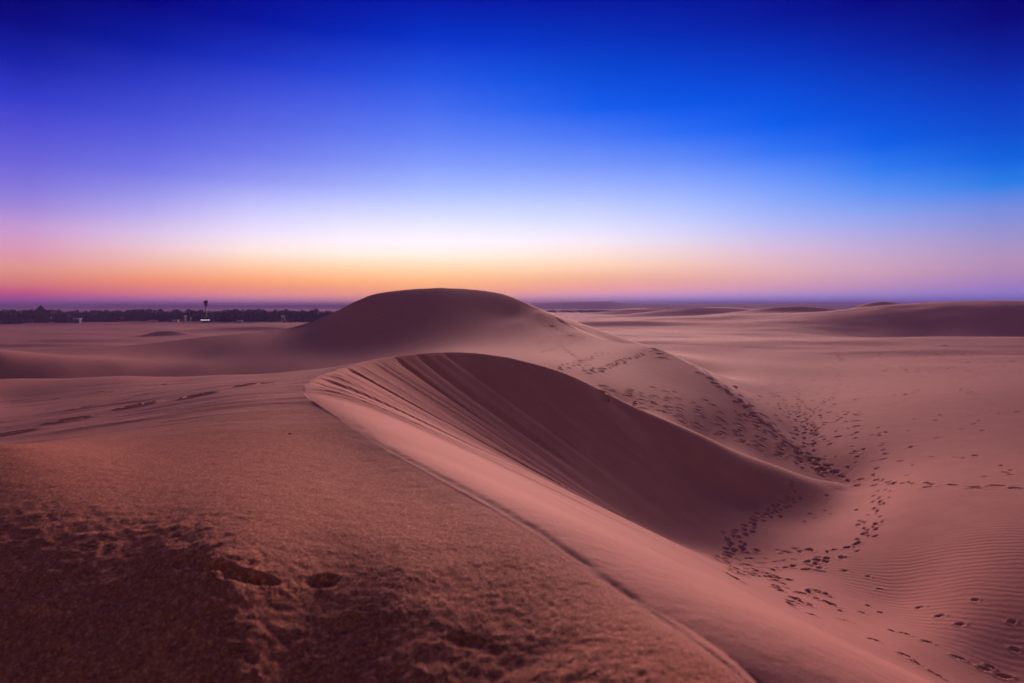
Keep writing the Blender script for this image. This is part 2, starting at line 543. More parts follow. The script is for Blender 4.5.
# the churned foot of the pink face
scatter(732, 565, 778, 580, 26, .20, .12, .13)
scatter(770, 578, 800, 592, 10, .20, .11, .10)
scatter(790, 590, 832, 606, 18, .20, .11, .12)
for px, py, ln in ((812, 615, .32), (840, 611, .2), (846, 621, .4), (862, 613, .3), (868, 606, .2), (880, 613, .25), (874, 640, .36), (892, 631, .22), (905, 634, .45), (927, 642, .5), (905, 655, .4), (918, 664, .4),
                   (936, 675, .4), (958, 658, .5), (984, 670, .45), (1004, 678, .6), (990, 668, .3), (920, 608, .4), (940, 616, .45), (960, 624, .4), (975, 600, .3), (1012, 622, .35), (1015, 650, .3), (845, 571, .4), (868, 577, .3), (880, 590, .3)):
    hole(px, py, random.uniform(-.25, .25), ln * .38, .075, .11)
# far right
scatter(860, 345, 1024, 372, 130, .5, .3, .16)
trail([(762, 322), (790, 330), (812, 339), (838, 350), (843, 362)], 1.2, .3, .6, .4, .18, .4, .1)
trail([(790, 320), (808, 326), (822, 338)], 1.2, .3, .6, .4, .18, .4, .1)
trail([(880, 345), (900, 352), (950, 360), (1000, 366)], .9, .3, .5, .3, .15, .6, .2)
hole(945, 346, 0, 1.6, .7, .5)

# ------------------------------------------------------------------ the sheet of sand
TH = np.radians(np.concatenate([np.arange(-180, -48, 3.0), np.arange(-48, 48.001, 0.09), np.arange(51, 180, 3.0)]))
R = [0.25, 0.4, 0.55, 0.7]
while R[-1] < 12000:
    r = R[-1]
    g = .025 if r < 1.0 else .0045 if r < 5 else .0034 if r < 62 else .006 if r < 200 else .009 if r < 500 else .03
    R.append(r * (1 + g))
R = np.array(R)
nT, nR = len(TH), len(R)
RR, TT = np.meshgrid(R, TH, indexing="ij")
X = (RR * np.sin(TT)).astype(np.float32)
Y = (RR * np.cos(TT)).astype(np.float32)
Z, A_, D_, FACE = [v.reshape(X.shape) for v in height(X, Y)]


def soften(A, n):
    for ax in (0, 1):
        P = np.pad(A, [(n, n) if k == ax else (0, 0) for k in (0, 1)], mode="edge")
        cs = np.cumsum(np.insert(P, 0, 0, axis=ax), axis=ax, dtype=np.float64)
        a, b = (cs[2 * n + 1:], cs[:-2 * n - 1]) if ax == 0 else (cs[:, 2 * n + 1:], cs[:, :-2 * n - 1])
        A = ((a - b) / (2 * n + 1)).astype(np.float32)
    return A


# sand settles: round off the seams where slip faces and floor meet
i0, i1 = np.searchsorted(R, [9, 150])
j0, j1 = np.searchsorted(TH, np.radians([-47, 47]))
sub = Z[i0:i1, j0:j1]
sm = soften(soften(sub, 9), 9)
wgt = sstep(1.2, 3.5, D_[i0:i1, j0:j1]) * (D_[i0:i1, j0:j1] < 50)
Z[i0:i1, j0:j1] = sub + (sm - sub) * wgt


def arc_near(px, py, D):
    p = pt(px, py, D)
    return float(ARC[np.argmin(np.hypot(BR[:, 0] - p[0], BR[:, 1] - p[1]))])


S0, S1, S2, S3 = arc_near(318, 408, 8.6), arc_near(304, 392, 10.6), arc_near(460, 352, 26.3), arc_near(640, 411, 28)
# avalanche tongues and grooves running down the slip face
sec = sstep(S0, S1 + .6, A_) * (1 - sstep(S2, S3, A_)) * FACE
strong = (1 - .62 * sstep(S2 - 9, S2, A_))
fade = sstep(0.0, 0.5, D_) * (1 - .9 * sstep(2.5 + 2.5 * vnoise(A_ * 1.3, A_ * 0, 19), 10 + 6 * vnoise(A_ * .9, A_ * 0, 23), D_))
u = A_ + 0.45 * vnoise(A_ * .6, D_ * .30, 5) + .12 * vnoise(A_ * 2.1, D_ * .9, 6)
tong = fbm(u * .8, D_ * .10, 41, 2, .6) * 0.11 + np.abs(fbm(u * 1.7, D_ * .07, 47, 2)) * -0.05 + fbm(u * 6, D_ * .25, 53, 2) * 0.022
Z += sec * strong * fade * tong
# a few deep grooves cut from the brink
for px, py, D, wdt, dep, ln in ((345, 372, 17.5, .22, .26, 9), (330, 374, 15.2, .2, .2, 9), (396, 357, 23.3, .26, .24, 7), (312, 382, 12.6, .16, .12, 5), (318, 380, 13.4, .14, .1, 6), (425, 353, 25, .2, .14, 6), (375, 361, 21.5, .15, .14, 6)):
    s = arc_near(px, py, D)
    du = A_ - s - .18 * np.sin(D_ * .7 + s)
    Z -= .45 * FACE * dep * np.exp(-(du / wdt) ** 2) * sstep(0, .4, D_) * (1 - sstep(ln * .45, ln, D_))

ins_near = (D_ > 50) & (RR < 30)
# coarse trampled sand of the foreground, fine drifted sand elsewhere
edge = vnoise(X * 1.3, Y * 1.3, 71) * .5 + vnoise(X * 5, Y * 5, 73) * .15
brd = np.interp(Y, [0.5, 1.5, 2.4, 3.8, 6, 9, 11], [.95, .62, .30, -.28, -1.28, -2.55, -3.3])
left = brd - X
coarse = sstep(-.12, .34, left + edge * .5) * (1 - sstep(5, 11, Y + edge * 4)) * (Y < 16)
track = np.exp(-((left - .02 + edge * .10) / (.008 + .006 * Y)) ** 2) * (1 - sstep(5, 8, Y)) * (Y > .3) * sstep(-.5, .05, vnoise(X * 3.1, Y * 3.1, 83) + .5 * vnoise(X * 11, Y * 11, 85))
tramp = sstep(-.1, .9, -.25 - X * .8 + (2.3 - Y) * .8 + edge * .8) * (1 - sstep(2.6, 3.6, Y)) * (RR < 6)
nearm = (RR < 9)
bumps = np.zeros_like(Z)
nm = nearm & (RR > .5)
xn, yn = X[nm], Y[nm]
bumps[nm] = coarse[nm] * (1 - sstep(4, 8.5, RR[nm])) * (0.005 * fbm(xn * 7, yn * 7, 91, 3) + 0.0035 * fbm(xn * 40, yn * 40, 95, 2) * (1 - sstep(2, 4, RR[nm]))) \
    + tramp[nm] * (0.005 * fbm(xn * 5, yn * 5, 97, 2) + 0.012 * fbm(xn * 16, yn * 16, 99, 2) + .006 * fbm(xn * 37, yn * 37, 101, 2))
Z += bumps
Z -= track * (0.005 + .008 * vnoise(X * 9, Y * 9, 77))
# faint wind scour on the windward sheet behind the near crest
Z += sstep(6, 10, RR) * (1 - sstep(24, 32, RR)) * (D_ > 50) * 0.03 * fbm(X * .35, Y * 1.6, 61, 3)
# near holes left by feet, by hand
for px, py, ln, wd, dp, an in ((187, 561, .05, .03, .028, -.3), (212, 567, .055, .032, .04, -.25), (238, 573, .065, .036, .045, -.22), (262, 578, .045, .028, .035, -.2), (322, 581, .045, .04, .032, .2), (352, 624, .06, .032, .022, .1), (470, 641, .045, .025, .016, -.3), (372, 652, .04, .03, .012, 0), (494, 652, .035, .02, .012, -.2)):
    p = ground_at(px, py, .8, 40, 500)
    if p:
        STAMPS.append((p[0], p[1], an, ln, wd, dp))

for x, y, an, ln, wd, dp in STAMPS:
    if (9 < y < 130 and x > -2) or (x > 2.5 and y > 4):
        ln, wd, dp = ln * .66, wd * .62, dp * .55
    r = math.hypot(x, y)
    th = math.atan2(x, y)
    ext = max(ln, wd) * 2.4
    i0, i1 = np.searchsorted(R, [r - ext, r + ext])
    j0, j1 = np.searchsorted(TH, [th - ext / r, th + ext / r])
    if i1 <= i0 or j1 <= j0:
        continue
    xs = X[i0:i1, j0:j1] - x
    ys = Y[i0:i1, j0:j1] - y
    uu = (xs * math.cos(an) + ys * math.sin(an)) / ln
    vv = (-xs * math.sin(an) + ys * math.cos(an)) / wd
    q = uu * uu + vv * vv
    ir = 1 + .5 * vnoise(uu * 1.7 + x * 3.1, vv * 1.7 + y * 2.3, 5)
    if r < 6:
        q = q * (1 + .9 * fbm(xs * 14 + x, ys * 14 + y, 15, 3)) * ir
    else:
        q = q * ir
    Z[i0:i1, j0:j1] += -dp * (.75 if r < 6 else 1) * np.exp(-(q if r < 6 else q * q)) + (.12 if r < 6 else .28) * dp * np.exp(-((np.sqrt(q) - 1.45) / .38) ** 2)

ripple = sstep(5, 9, X) * sstep(9, 13, Y) * (1 - sstep(34, 60, Y)) * (1 - FACE) * sstep(-.1, .3, fbm(X * .16, Y * .16, 31, 2) + .25)

nV = nR * nT + 1
co = np.empty((nV, 3), np.float32)
co[:-1, 0] = X.ravel()
co[:-1, 1] = Y.ravel()
co[:-1, 2] = Z.ravel()
co[-1] = (0, 0, Z[0].mean())
i = np.arange(nR - 1)[:, None]
j = np.arange(nT)[None, :]
j2 = (j + 1) % nT
quads = np.stack([i * nT + j, i * nT + j2, (i + 1) * nT + j2, (i + 1) * nT + j], -1).reshape(-1, 4)
# winding: bearings run clockwise seen from above
quads = quads[:, ::-1]
tris = np.stack([np.full(nT, nV - 1), (np.arange(nT) + 1) % nT, np.arange(nT)], -1)
me = bpy.data.meshes.new("ground")
me.vertices.add(nV)
me.vertices.foreach_set("co", co.ravel())
nq, nt_ = len(quads), len(tris)
me.loops.add(nq * 4 + nt_ * 3)
me.loops.foreach_set("vertex_index", np.concatenate([quads.ravel(), tris.ravel()]).astype(np.int32))
me.polygons.add(nq + nt_)
me.polygons.foreach_set("loop_start", np.concatenate([np.arange(nq) * 4, nq * 4 + np.arange(nt_) * 3]).astype(np.int32))
me.polygons.foreach_set("use_smooth", np.ones(nq + nt_, bool))
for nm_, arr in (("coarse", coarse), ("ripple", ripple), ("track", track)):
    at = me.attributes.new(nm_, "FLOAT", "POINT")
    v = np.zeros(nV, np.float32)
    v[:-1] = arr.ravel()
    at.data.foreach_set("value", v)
me.update(calc_edges=True)
ground = bpy.data.objects.new("ground", me)
COL.objects.link(ground)
tag(ground, "wind blown reddish desert sand with dunes, bowl and footprints", kind="structure")

# sand material
m, nt, b = new_mat("sand")
N, L = nt.nodes.new, nt.links.new


def attr(name):
    a = N("ShaderNodeAttribute")
    a.attribute_name = name
    return a.outputs["Fac"]


def noise(scale, detail=3, rough=.5, vec=None):
    n = N("ShaderNodeTexNoise")
    n.inputs["Scale"].default_value = scale
    n.inputs["Detail"].default_value = detail
    n.inputs["Roughness"].default_value = rough
    L(vec or tc.outputs["Object"], n.inputs["Vector"])
    return n.outputs["Fac"]


def ramp(fac, stops):
    r = N("ShaderNodeValToRGB")
    e = r.color_ramp.elements
    while len(e) < len(stops):
        e.new(.5)
    for k, (p, c) in enumerate(stops):
        e[k].position = p
        e[k].color = tuple(c) + (1,)
    L(fac, r.inputs["Fac"])
    return r.outputs["Color"]


def mixc(fac, a, c, mode="MIX"):
    x = N("ShaderNodeMix")
    x.data_type = "RGBA"
    x.blend_type = mode
    if isinstance(fac, float):
        x.inputs["Factor"].default_value = fac
    else:
        L(fac, x.inputs["Factor"])
    L(a, x.inputs["A"])
    L(c, x.inputs["B"])
    return x.outputs["Result"]


def math_(op, a, c=None, clamp=False):
    x = N("ShaderNodeMath")
    x.operation = op
    x.use_clamp = clamp
    for k, v in enumerate((a, c)):
        if v is None:
            continue
        if isinstance(v, (int, float)):
            x.inputs[k].default_value = v
        else:
            L(v, x.inputs[k])
    return x.outputs[0]


def mixf(a, c):
    return math_("MULTIPLY", math_("ADD", a, c), .5)


tc = N("ShaderNodeTexCoord")
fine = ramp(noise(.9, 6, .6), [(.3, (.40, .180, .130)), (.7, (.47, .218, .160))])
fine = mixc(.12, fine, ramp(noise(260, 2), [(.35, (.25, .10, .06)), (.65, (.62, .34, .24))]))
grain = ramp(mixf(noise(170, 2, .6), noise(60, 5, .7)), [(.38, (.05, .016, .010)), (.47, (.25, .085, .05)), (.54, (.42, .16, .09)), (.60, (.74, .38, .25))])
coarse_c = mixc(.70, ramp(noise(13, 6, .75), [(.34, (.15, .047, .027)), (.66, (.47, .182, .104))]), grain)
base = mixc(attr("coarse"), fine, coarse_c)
dark = N("ShaderNodeRGB")
dark.outputs[0].default_value = (.16, .065, .05, 1)
base = mixc(math_("MULTIPLY", attr("track"), math_("MULTIPLY", noise(45, 3), 1.6, True)), base, dark.outputs[0])
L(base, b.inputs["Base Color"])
b.inputs["Roughness"].default_value = .95
b.inputs["Specular IOR Level"].default_value = .12
mp = N("ShaderNodeMapping")
mp.inputs["Rotation"].default_value = (0, 0, math.radians(-62))
L(tc.outputs["Object"], mp.inputs["Vector"])
wv = N("ShaderNodeTexWave")
wv.inputs["Scale"].default_value = 1.25
wv.inputs["Distortion"].default_value = 5.5
wv.inputs["Detail"].default_value = 2
wv.inputs["Detail Scale"].default_value = .7
L(mp.outputs["Vector"], wv.inputs["Vector"])
h_r = math_("MULTIPLY", math_("MULTIPLY", wv.outputs["Fac"], attr("ripple")), math_("MULTIPLY", noise(.35, 3, .6), .009))
h_f = math_("MULTIPLY", noise(120, 3, .7), .0016)
h_c = math_("MULTIPLY", math_("MULTIPLY", noise(85, 5, .75), attr("coarse")), .008)
h_m = math_("MULTIPLY", noise(7, 4, .6), .010)
bp = N("ShaderNodeBump")
bp.inputs["Strength"].default_value = 1
bp.inputs["Distance"].default_value = 1
L(math_("ADD", math_("ADD", h_r, h_f), math_("ADD", h_c, h_m)), bp.inputs["Height"])
L(bp.outputs["Normal"], b.inputs["Normal"])
me.materials.append(m)

# ------------------------------------------------------------------ far hills
hill_m = simple_mat("far_rock", (.20, .13, .11), .95, .2, .004)


def hill_range(name, D, x0, x1, prof, thick, label):
    """a low range of hills: front slope, rounded top, back slope"""
    n = 160
    V, Fc = [], []
    for k in range(n + 1):
        px = x0 + (x1 - x0) * k / n
        top = np.interp(px, [p[0] for p in prof], [p[1] for p in prof])
        top = max(0.2, (HY - top) / F_PX * D - PLAIN + 1.2 * float(fbm(np.array([px * .11]), np.array([3.0 + D]), 21, 4)[0]))
        if k in (0, n):
            top = .0
        x = (px - CX) / F_PX
        for f, hgt in ((-1, -1.0), (-.45, top * .55), (-.12, top * .96), (.15, top), (.6, top * .5), (1, -1.0)):
            y = D + f * thick
            V.append((x * y, y, PLAIN + hgt))
    for k in range(n):
        for q in range(5):
            a = k * 6 + q
            Fc.append((a, a + 6, a + 7, a + 1))
    o = mesh_obj(name, V, Fc, hill_m, smooth=True)
    tag(o, label, kind="structure")
    return o


hill_range("hills", 2900, -260, 560, [(-260, 305), (20, 304.8), (100, 304.9), (120, 304.0), (135, 304.7), (200, 304.9), (330, 304.8), (480, 305), (560, 305.5)], 180, "low hazy hills along the left horizon")
hill_range("mesa", 1900, 470, 1300, [(470, 305), (520, 303.6), (550, 302.4), (585, 301.4), (612, 301.0), (618, 302.4), (640, 303.2), (700, 303.6), (780, 303.6), (860, 304.3), (1000, 304.6), (1300, 305)], 220, "long hazy blue mesa on the right horizon")

# ------------------------------------------------------------------ plants
leaf_m = simple_mat("foliage", (.030, .038, .036), .8, .4, .8)
bark_m = simple_mat("bark", (.11, .08, .06), .9, .3, 4)


def leaf_cloud(centres, radii, n, size, rg):
    """leaf clumps as small bent cards spread through lobes"""
    V, Fc = [], []
    centres = np.array(centres)
    radii = np.array(radii)
    pick = rg.integers(0, len(centres), n)
    d = rg.normal(size=(n, 3))
    d /= np.linalg.norm(d, axis=1)[:, None]
    rad = rg.uniform(.35, 1.05, n) ** .6
    P = centres[pick] + d * radii[pick] * rad[:, None]
    for p in P:
        a = rg.normal(size=3)
        a /= np.linalg.norm(a)
        c = np.cross(a, rg.normal(size=3))
        c /= np.linalg.norm(c) + 1e-9
        s = size * rg.uniform(.6, 1.4)
        k = len(V)
        V += [p - a * s, p + c * s * .45, p + a * s, p - c * s * .45]
        Fc.append((k, k + 1, k + 2, k + 3))
    return V, Fc


def tree_meshes(h, w, seed, lobes=12, n=900):
    rg = np.random.default_rng(seed)
    cs, rs = [], []
    for k in range(lobes):
        a = rg.uniform(0, 6.28)
        q = rg.uniform(0, 1) ** .5 * w * .36
        zz = (rg.uniform(.10, .3) if k % 3 == 0 else rg.uniform(.35, .86)) * h
        s = rg.uniform(.55, 1.1)
        cs.append((q * math.cos(a), q * math.sin(a), zz))
        rs.append((w * .22 * s, w * .22 * s, h * .17 * s))
    V, Fc = leaf_cloud(cs, rs, n, .5, rg)
    crown = bpy.data.meshes.new("crown")
    crown.from_pydata([tuple(v) for v in V], [], Fc)
    crown.materials.append(leaf_m)
    bm = bmesh.new()

    def limb(a, c, r0, r1):
        a, c = Vector(a), Vector(c)
        ax = (c - a).normalized()
        s = ax.orthogonal().normalized()
        t = ax.cross(s)
        A = [bm.verts.new(a + (s * math.cos(k * 1.047) + t * math.sin(k * 1.047)) * r0) for k in range(6)]
        B = [bm.verts.new(c + (s * math.cos(k * 1.047) + t * math.sin(k * 1.047)) * r1) for k in range(6)]
        for k in range(6):
            bm.faces.new((A[k], A[(k + 1) % 6], B[(k + 1) % 6], B[k]))
    limb((0, 0, -.6), (.1, .05, h * .34), .26, .19)
    for c in cs[:6]:
        limb((.1, .05, h * .33), (c[0] * .8, c[1] * .8, c[2]), .13, .04)
    trunk = bpy.data.meshes.new("trunk")
    bm.to_mesh(trunk)
    bm.free()
    trunk.materials.append(bark_m)
    return trunk, crown


KINDS = [tree_meshes(6.4, 7.5, 3), tree_meshes(7.0, 6.0, 5), tree_meshes(5.2, 8.0, 8, 11), tree_meshes(6.0, 5.0, 9, 7), tree_meshes(7.6, 7.0, 12, 10)]


def out_by(px):
    return 46 * min(1, max(0, px / 150))


def tree(px, D, kind, size, label, group, rz, base_y=None):
    D += out_by(px)
    x = (px - CX) / F_PX * D
    z = ground_z(x, D) - .2
    t = empty("tree", (x, D, z), rz)
    t.scale = (size,) * 3
    tr, cr = KINDS[kind]
    for nme, mesh in (("trunk", tr), ("crown", cr)):
        c = bpy.data.objects.new(nme, mesh)
        COL.objects.link(c)
        c.parent = t
    tag(t, label, "tree", group)
    return t


# trees one can tell apart at the front of the wood
GR = "trees along the front of the far wood"
tree(161, 312, 2, 1.12, "dark rounded tree clump standing forward at the wood's edge, left of the mast", GR, .4)
tree(169, 314, 0, .95, "second dark tree touching the forward clump, nearer the mast", GR, 2.0)
tree(226, 325, 1, .98, "dark tall tree just right of the mast at the wood's front", GR, 1.0)
tree(238, 322, 4, .88, "bushy dark tree between the mast and the pale hut", GR, 3.0)
tree(250, 324, 0, 1.0, "broad dark tree in the middle of the darker stand right of the mast", GR, 4.1)
tree(263, 323, 2, 1.05, "wide low dark tree left of the small pale hut", GR, .2)
tree(312, 352, 4, 1.02, "tallest hazy tree near the wood's right end before the big dune", GR, 2.6)
tree(301, 346, 1, .92, "slim hazy tree left of the wood's tallest right hand tree", GR, 5.2)
tree(325, 360, 2, .95, "last hazy tree of the wood where the big dune's slope begins", GR, 1.7)
tree(6, 318, 4, 1.0, "dark tree at the far left edge of the wood, left of the pyramid roof", GR, .9)
tree(62, 318, 0, .98, "dark tree just right of the pyramid roof", GR, 3.9)
tree(22, 317, 1, .85, "dark tree directly left of the pyramid roofed hall", GR, 5.9)
rg = random.Random(5)
for k in range(44):
    px = -90 + k * 9.9 + rg.uniform(-4, 4)
    if 26 < px < 55 or abs(px - 206) < 9 or abs(px - 78) < 6 or abs(px - 283) < 6 or px > 335:
        continue
    tree(px, 330 + rg.uniform(0, 14) + max(0, px - 240) * .12, rg.randrange(5), rg.uniform(.70, .94), "dark leafy tree standing shoulder to shoulder in the front row of the far wood", "look-alike trees in the far wood's front row", rg.uniform(0, 6.28))

# the wood behind them, one mass
V, Fc = [], []
r2 = np.random.default_rng(77)
for k in range(420):
    px = r2.uniform(-160, 372)
    D = r2.uniform(352, 450) + out_by(px)
    x = (px - CX) / F_PX * D
    h = r2.uniform(4.2, 6.9) * (1 - .15 * (px > 300))
    w = r2.uniform(5, 9)
    cs = [(x + r2.uniform(-.35, .35) * w, D + r2.uniform(-.35, .35) * w, PLAIN + h * r2.uniform(.08, .85)) for _ in range(6)]
    v, f = leaf_cloud(cs, [(w * .26, w * .26, h * .2)] * 6, 230, .75, r2)
    o = len(V)
    V += v
    Fc += [tuple(i + o for i in q) for q in f]
for k in range(330):
    px = r2.uniform(-160, 345)
    D = r2.uniform(323, 350) + out_by(px)
    x = (px - CX) / F_PX * D
    h = r2.uniform(1.3, 2.8)
    if (26 < px < 55 or abs(px - 206) < 8 or abs(px - 78) < 6 or abs(px - 153) < 6) and D - out_by(px) < 334:
        continue
    v, f = leaf_cloud([(x, D, PLAIN + h * .4), (x + 1.6, D + .5, PLAIN + h * .3)], [(h * .9, h * .8, h * .5)] * 2, 60, .5, r2)
    o = len(V)
    V += v
    Fc += [tuple(i + o for i in q) for q in f]
wood = mesh_obj("woodland", V, Fc, leaf_m)
tag(wood, "dark far wood stretching behind the front trees on the left", "wood", kind="stuff")
# thin dark belts of scrub far out on the plain
V, Fc = [], []
for k in range(1500):
    px = r2.uniform(535, 800) if k < 900 else r2.uniform(-60, 500)
    D = r2.uniform(900, 1150) if k < 900 else r2.uniform(620, 1000)
    x = (px - CX) / F_PX * D
    h = r2.uniform(1.2, 2.6)
    v, f = leaf_cloud([(x, D, PLAIN + h * .4)], [(h * 1.8, h * 1.8, h * .5)], 14, .9, r2)
    o = len(V)
    V += v
    Fc += [tuple(i + o for i in q) for q in f]
scrub = mesh_obj("scrub", V, Fc, leaf_m)
tag(scrub, "thin dark belt of scrub far out on the plain", "scrub", kind="stuff")

# ------------------------------------------------------------------ buildings at the wood
dark_roof = simple_mat("dark_thatch", (.045, .038, .035), .95, .3, 2)
wall_m = simple_mat("plaster", (.42, .40, .42), .9, .12, .6)
white_m = simple_mat("white_paint", (.74, .73, .74), .7, .08, .6)
blue_m = simple_mat("bluish_render", (.12, .14, .23), .85, .12, .6)
steel_m = simple_mat("dark_steel", (.035, .030, .035), .6, .2, 2)
glass_m = simple_mat("dark_glass", (.03, .035, .045), .15, .1, 1)


def site(px, D):
    D += out_by(px)
    x = (px - CX) / F_PX * D
    return (x, D, ground_z(x, D))


# hall with a steep pyramid roof
loc = site(40.5, 330)
h = empty("hall", loc, .64)
tag(h, "dark hall under a steep pyramid roof rising over the far wood", "building")
bm = bmesh.new()
add_box(bm, 0, 0, 1.9, 6.4, 6.4, 4.4, .05)
bm_obj("wall", bm, steel_m, h)
bm = bmesh.new()
s = 5.2
prof = [(s, 3.7), (s * .96, 4.05), (s * .52, 6.3), (s * .12, 8.7), (.06, 9.35)]
rings = []
for r_, z_ in prof:
    rings.append([bm.verts.new((r_ * a, r_ * c, z_)) for a, c in ((-1, -1), (1, -1), (1, 1), (-1, 1))])
for a, c in zip(rings, rings[1:]):
    for k in range(4):
        bm.faces.new((a[k], a[(k + 1) % 4], c[(k + 1) % 4], c[k]))
bm.faces.new(rings[0][::-1])
bm.faces.new(rings[-1])
rf = bm_obj("roof", bm, dark_roof, h)
bm = bmesh.new()
add_lathe(bm, [(.10, 9.3), (.14, 9.5), (.03, 9.9)], 8)
bm_obj("finial", bm, steel_m, rf)
bm = bmesh.new()
add_box(bm, 0, -3.24, 1.1, 1.3, .12, 2.3, .02)
bm_obj("door", bm, dark_roof, h)

# mast with a bulbous head
loc = site(206, 316)
mst = empty("mast", loc)
mst.scale = (1.05,) * 3
tag(mst, "slender dark mast with a bulbous two tiered head above the wood", "mast")
bm = bmesh.new()
add_lathe(bm, [(.5, -.4), (.5, .1), (.36, .3), (.32, 6.0), (.27, 9.6)], 12)
bm_obj("pole", bm, steel_m, mst)
bm = bmesh.new()
add_lathe(bm, [(.28, 8.5), (.5, 8.9), (.9, 9.5), (.95, 9.8), (.7, 10.1)], 16)
bm_obj("lower_tank", bm, steel_m, mst)
bm = bmesh.new()
add_lathe(bm, [(.68, 10.07), (1.15, 10.4), (1.3, 10.95), (1.15, 11.5), (.6, 11.85), (.1, 12.0)], 16)
bm_obj("upper_tank", bm, steel_m, mst)
bm = bmesh.new()
for sx in (-.16, .16):
    add_box(bm, sx, .46, 4.6, .05, .06, 9.2)
for q in range(26):
    add_box(bm, 0, .46, .3 + q * .35, .27, .04, .04)
bm_obj("ladder", bm, steel_m, mst)
bm = bmesh.new()
add_lathe(bm, [(.05, 11.9), (.02, 12.9)], 6)
bm_obj("aerial", bm, steel_m, mst)

# open shelter with two lit strips under the eave
loc = site(206.5, 312)
k_ = empty("shelter", loc)
tag(k_, "low dark shelter below the mast with two bright strip lights", "shelter")
bm = bmesh.new()
add_box(bm, 0, 1.6, 1.4, 5.6, .16, 2.8)
bm_obj("back_wall", bm, steel_m, k_)
bm = bmesh.new()
add_box(bm, 0, .2, 2.95, 6.2, 3.6, .28, .04)
bm_obj("roof", bm, dark_roof, k_)
for sx in (-2.8, 2.8):
    bm = bmesh.new()
    add_lathe(bm, [(.1, -.2), (.08, 2.8)], 8, sx, -1.3)
    bm_obj("post", bm, steel_m, k_)
bm = bmesh.new()
add_box(bm, 0, -.4, .45, 5.0, .6, .9, .03)
bm_obj("counter", bm, steel_m, k_)
em = bpy.data.materials.new("lamp_light")
em.use_nodes = True
eb = em.node_tree.nodes["Principled BSDF"]
eb.inputs["Base Color"].default_value = (.8, .8, .8, 1)
eb.inputs["Emission Color"].default_value = (1, .95, 1, 1)
eb.inputs["Emission Strength"].default_value = .55
for sx in (-1.35, 1.35):
    bm = bmesh.new()
    add_box(bm, sx, -1.66, 1.5, 2.4, .16, .26, .03)
    bm_obj("strip_light", bm, em, k_)

# pale gate pillars before the wood
for px, hgt, r_, lab in ((185.2, 3.6, .42, "thicker pale pillar with a square cap in front of the wood, left of the mast"), (190.6, 2.6, .22, "thinner pale pillar right beside the capped pillar")):
    loc = site(px, 300)
    p = empty("pillar", loc)
    tag(p, lab, "pillar", "pale pillars before the wood")
    bm = bmesh.new()
    add_box(bm, 0, 0, hgt / 2 - .2, r_ * 2, r_ * 2, hgt + .2, .03)
    bm_obj("shaft", bm, wall_m, p)
    bm = bmesh.new()
    add_box(bm, 0, 0, hgt + .12, r_ * 3, r_ * 3, .36, .05)
    bm_obj("cap", bm, white_m, p)


def shed(px, D, w, d, hh, mat, label, rz=0.0, door=True, group=None):
    loc = site(px, D)
    s_ = empty("shed", loc, rz)
    tag(s_, label, "shed", group)
    bm = bmesh.new()
    add_box(bm, 0, 0, hh / 2 - .2, w, d, hh + .4, .02)
    bm_obj("wall", bm, mat, s_)
    bm = bmesh.new()
    add_box(bm, 0, 0, hh + .12, w + .4, d + .4, .2, .03)
    bm_obj("roof", bm, white_m, s_)
    bm = bmesh.new()
    add_box(bm, w * .22, -d / 2 - .03, hh * .38, .8, .08, hh * .76, .01)
    bm_obj("door", bm, steel_m, s_)
    bm = bmesh.new()
    add_box(bm, -w * .2, -d / 2 - .03, hh * .58, min(1.1, w * .3), .08, hh * .34, .01)
    bm_obj("window", bm, glass_m, s_)


shed(77.5, 308, 2.8, 2.4, 2.4, blue_m, "small bluish hut at the foot of the wood, left of the pillars", .15)
shed(153, 306, 4.4, 2.6, .8, wall_m, "long low white roofed store by the forward tree clump")
shed(176, 308, 2.8, 2.0, 1.1, wall_m, "short low white roofed store just left of the pale pillars")
shed(240, 306, 2.6, 2.0, 1.0, wall_m, "low white roofed store before the darker stand of trees")
shed(283, 318, 1.8, 1.8, 3.6, wall_m, "tall narrow pale hut among the trees towards the big dune", .3)

# ------------------------------------------------------------------ small things on the sand
stone_m = simple_mat("pale_stone", (.55, .50, .47), .85, .2, 12)
dark_stone_m = simple_mat("dark_stone", (.06, .035, .03), .85, .3, 30)


def stone(px, py, r_, mat, label, seed, d0):
    p = ground_at(px, py, d0)
    if not p:
        return
    bm = bmesh.new()
    bmesh.ops.create_icosphere(bm, subdivisions=3, radius=r_)
    rr = random.Random(seed)
    off = [Vector((rr.gauss(0, 1), rr.gauss(0, 1), rr.gauss(0, 1))).normalized() for _ in range(7)]
    for v in bm.verts:
        d = v.co.normalized()
        v.co *= 1 + .13 * sum(math.copysign(abs(d.dot(o)) ** 3, d.dot(o)) for o in off[:4]) - .12 * max(0, max(d.dot(o) for o in off[4:]) - .6)
        v.co.z *= .62
    o = bm_obj("stone", bm, mat, smooth=True)
    o.location = (p[0], p[1], ground_z(p[0], p[1]) + r_ * .25)
    tag(o, label, "stone")


stone(735, 387.5, .22, stone_m, "pale stone alone on the valley sand beyond the saddle's edge", 1, 40)
stone(290, 434, .013, dark_stone_m, "small dark stone on the coarse sand below the near crest", 2, 3)

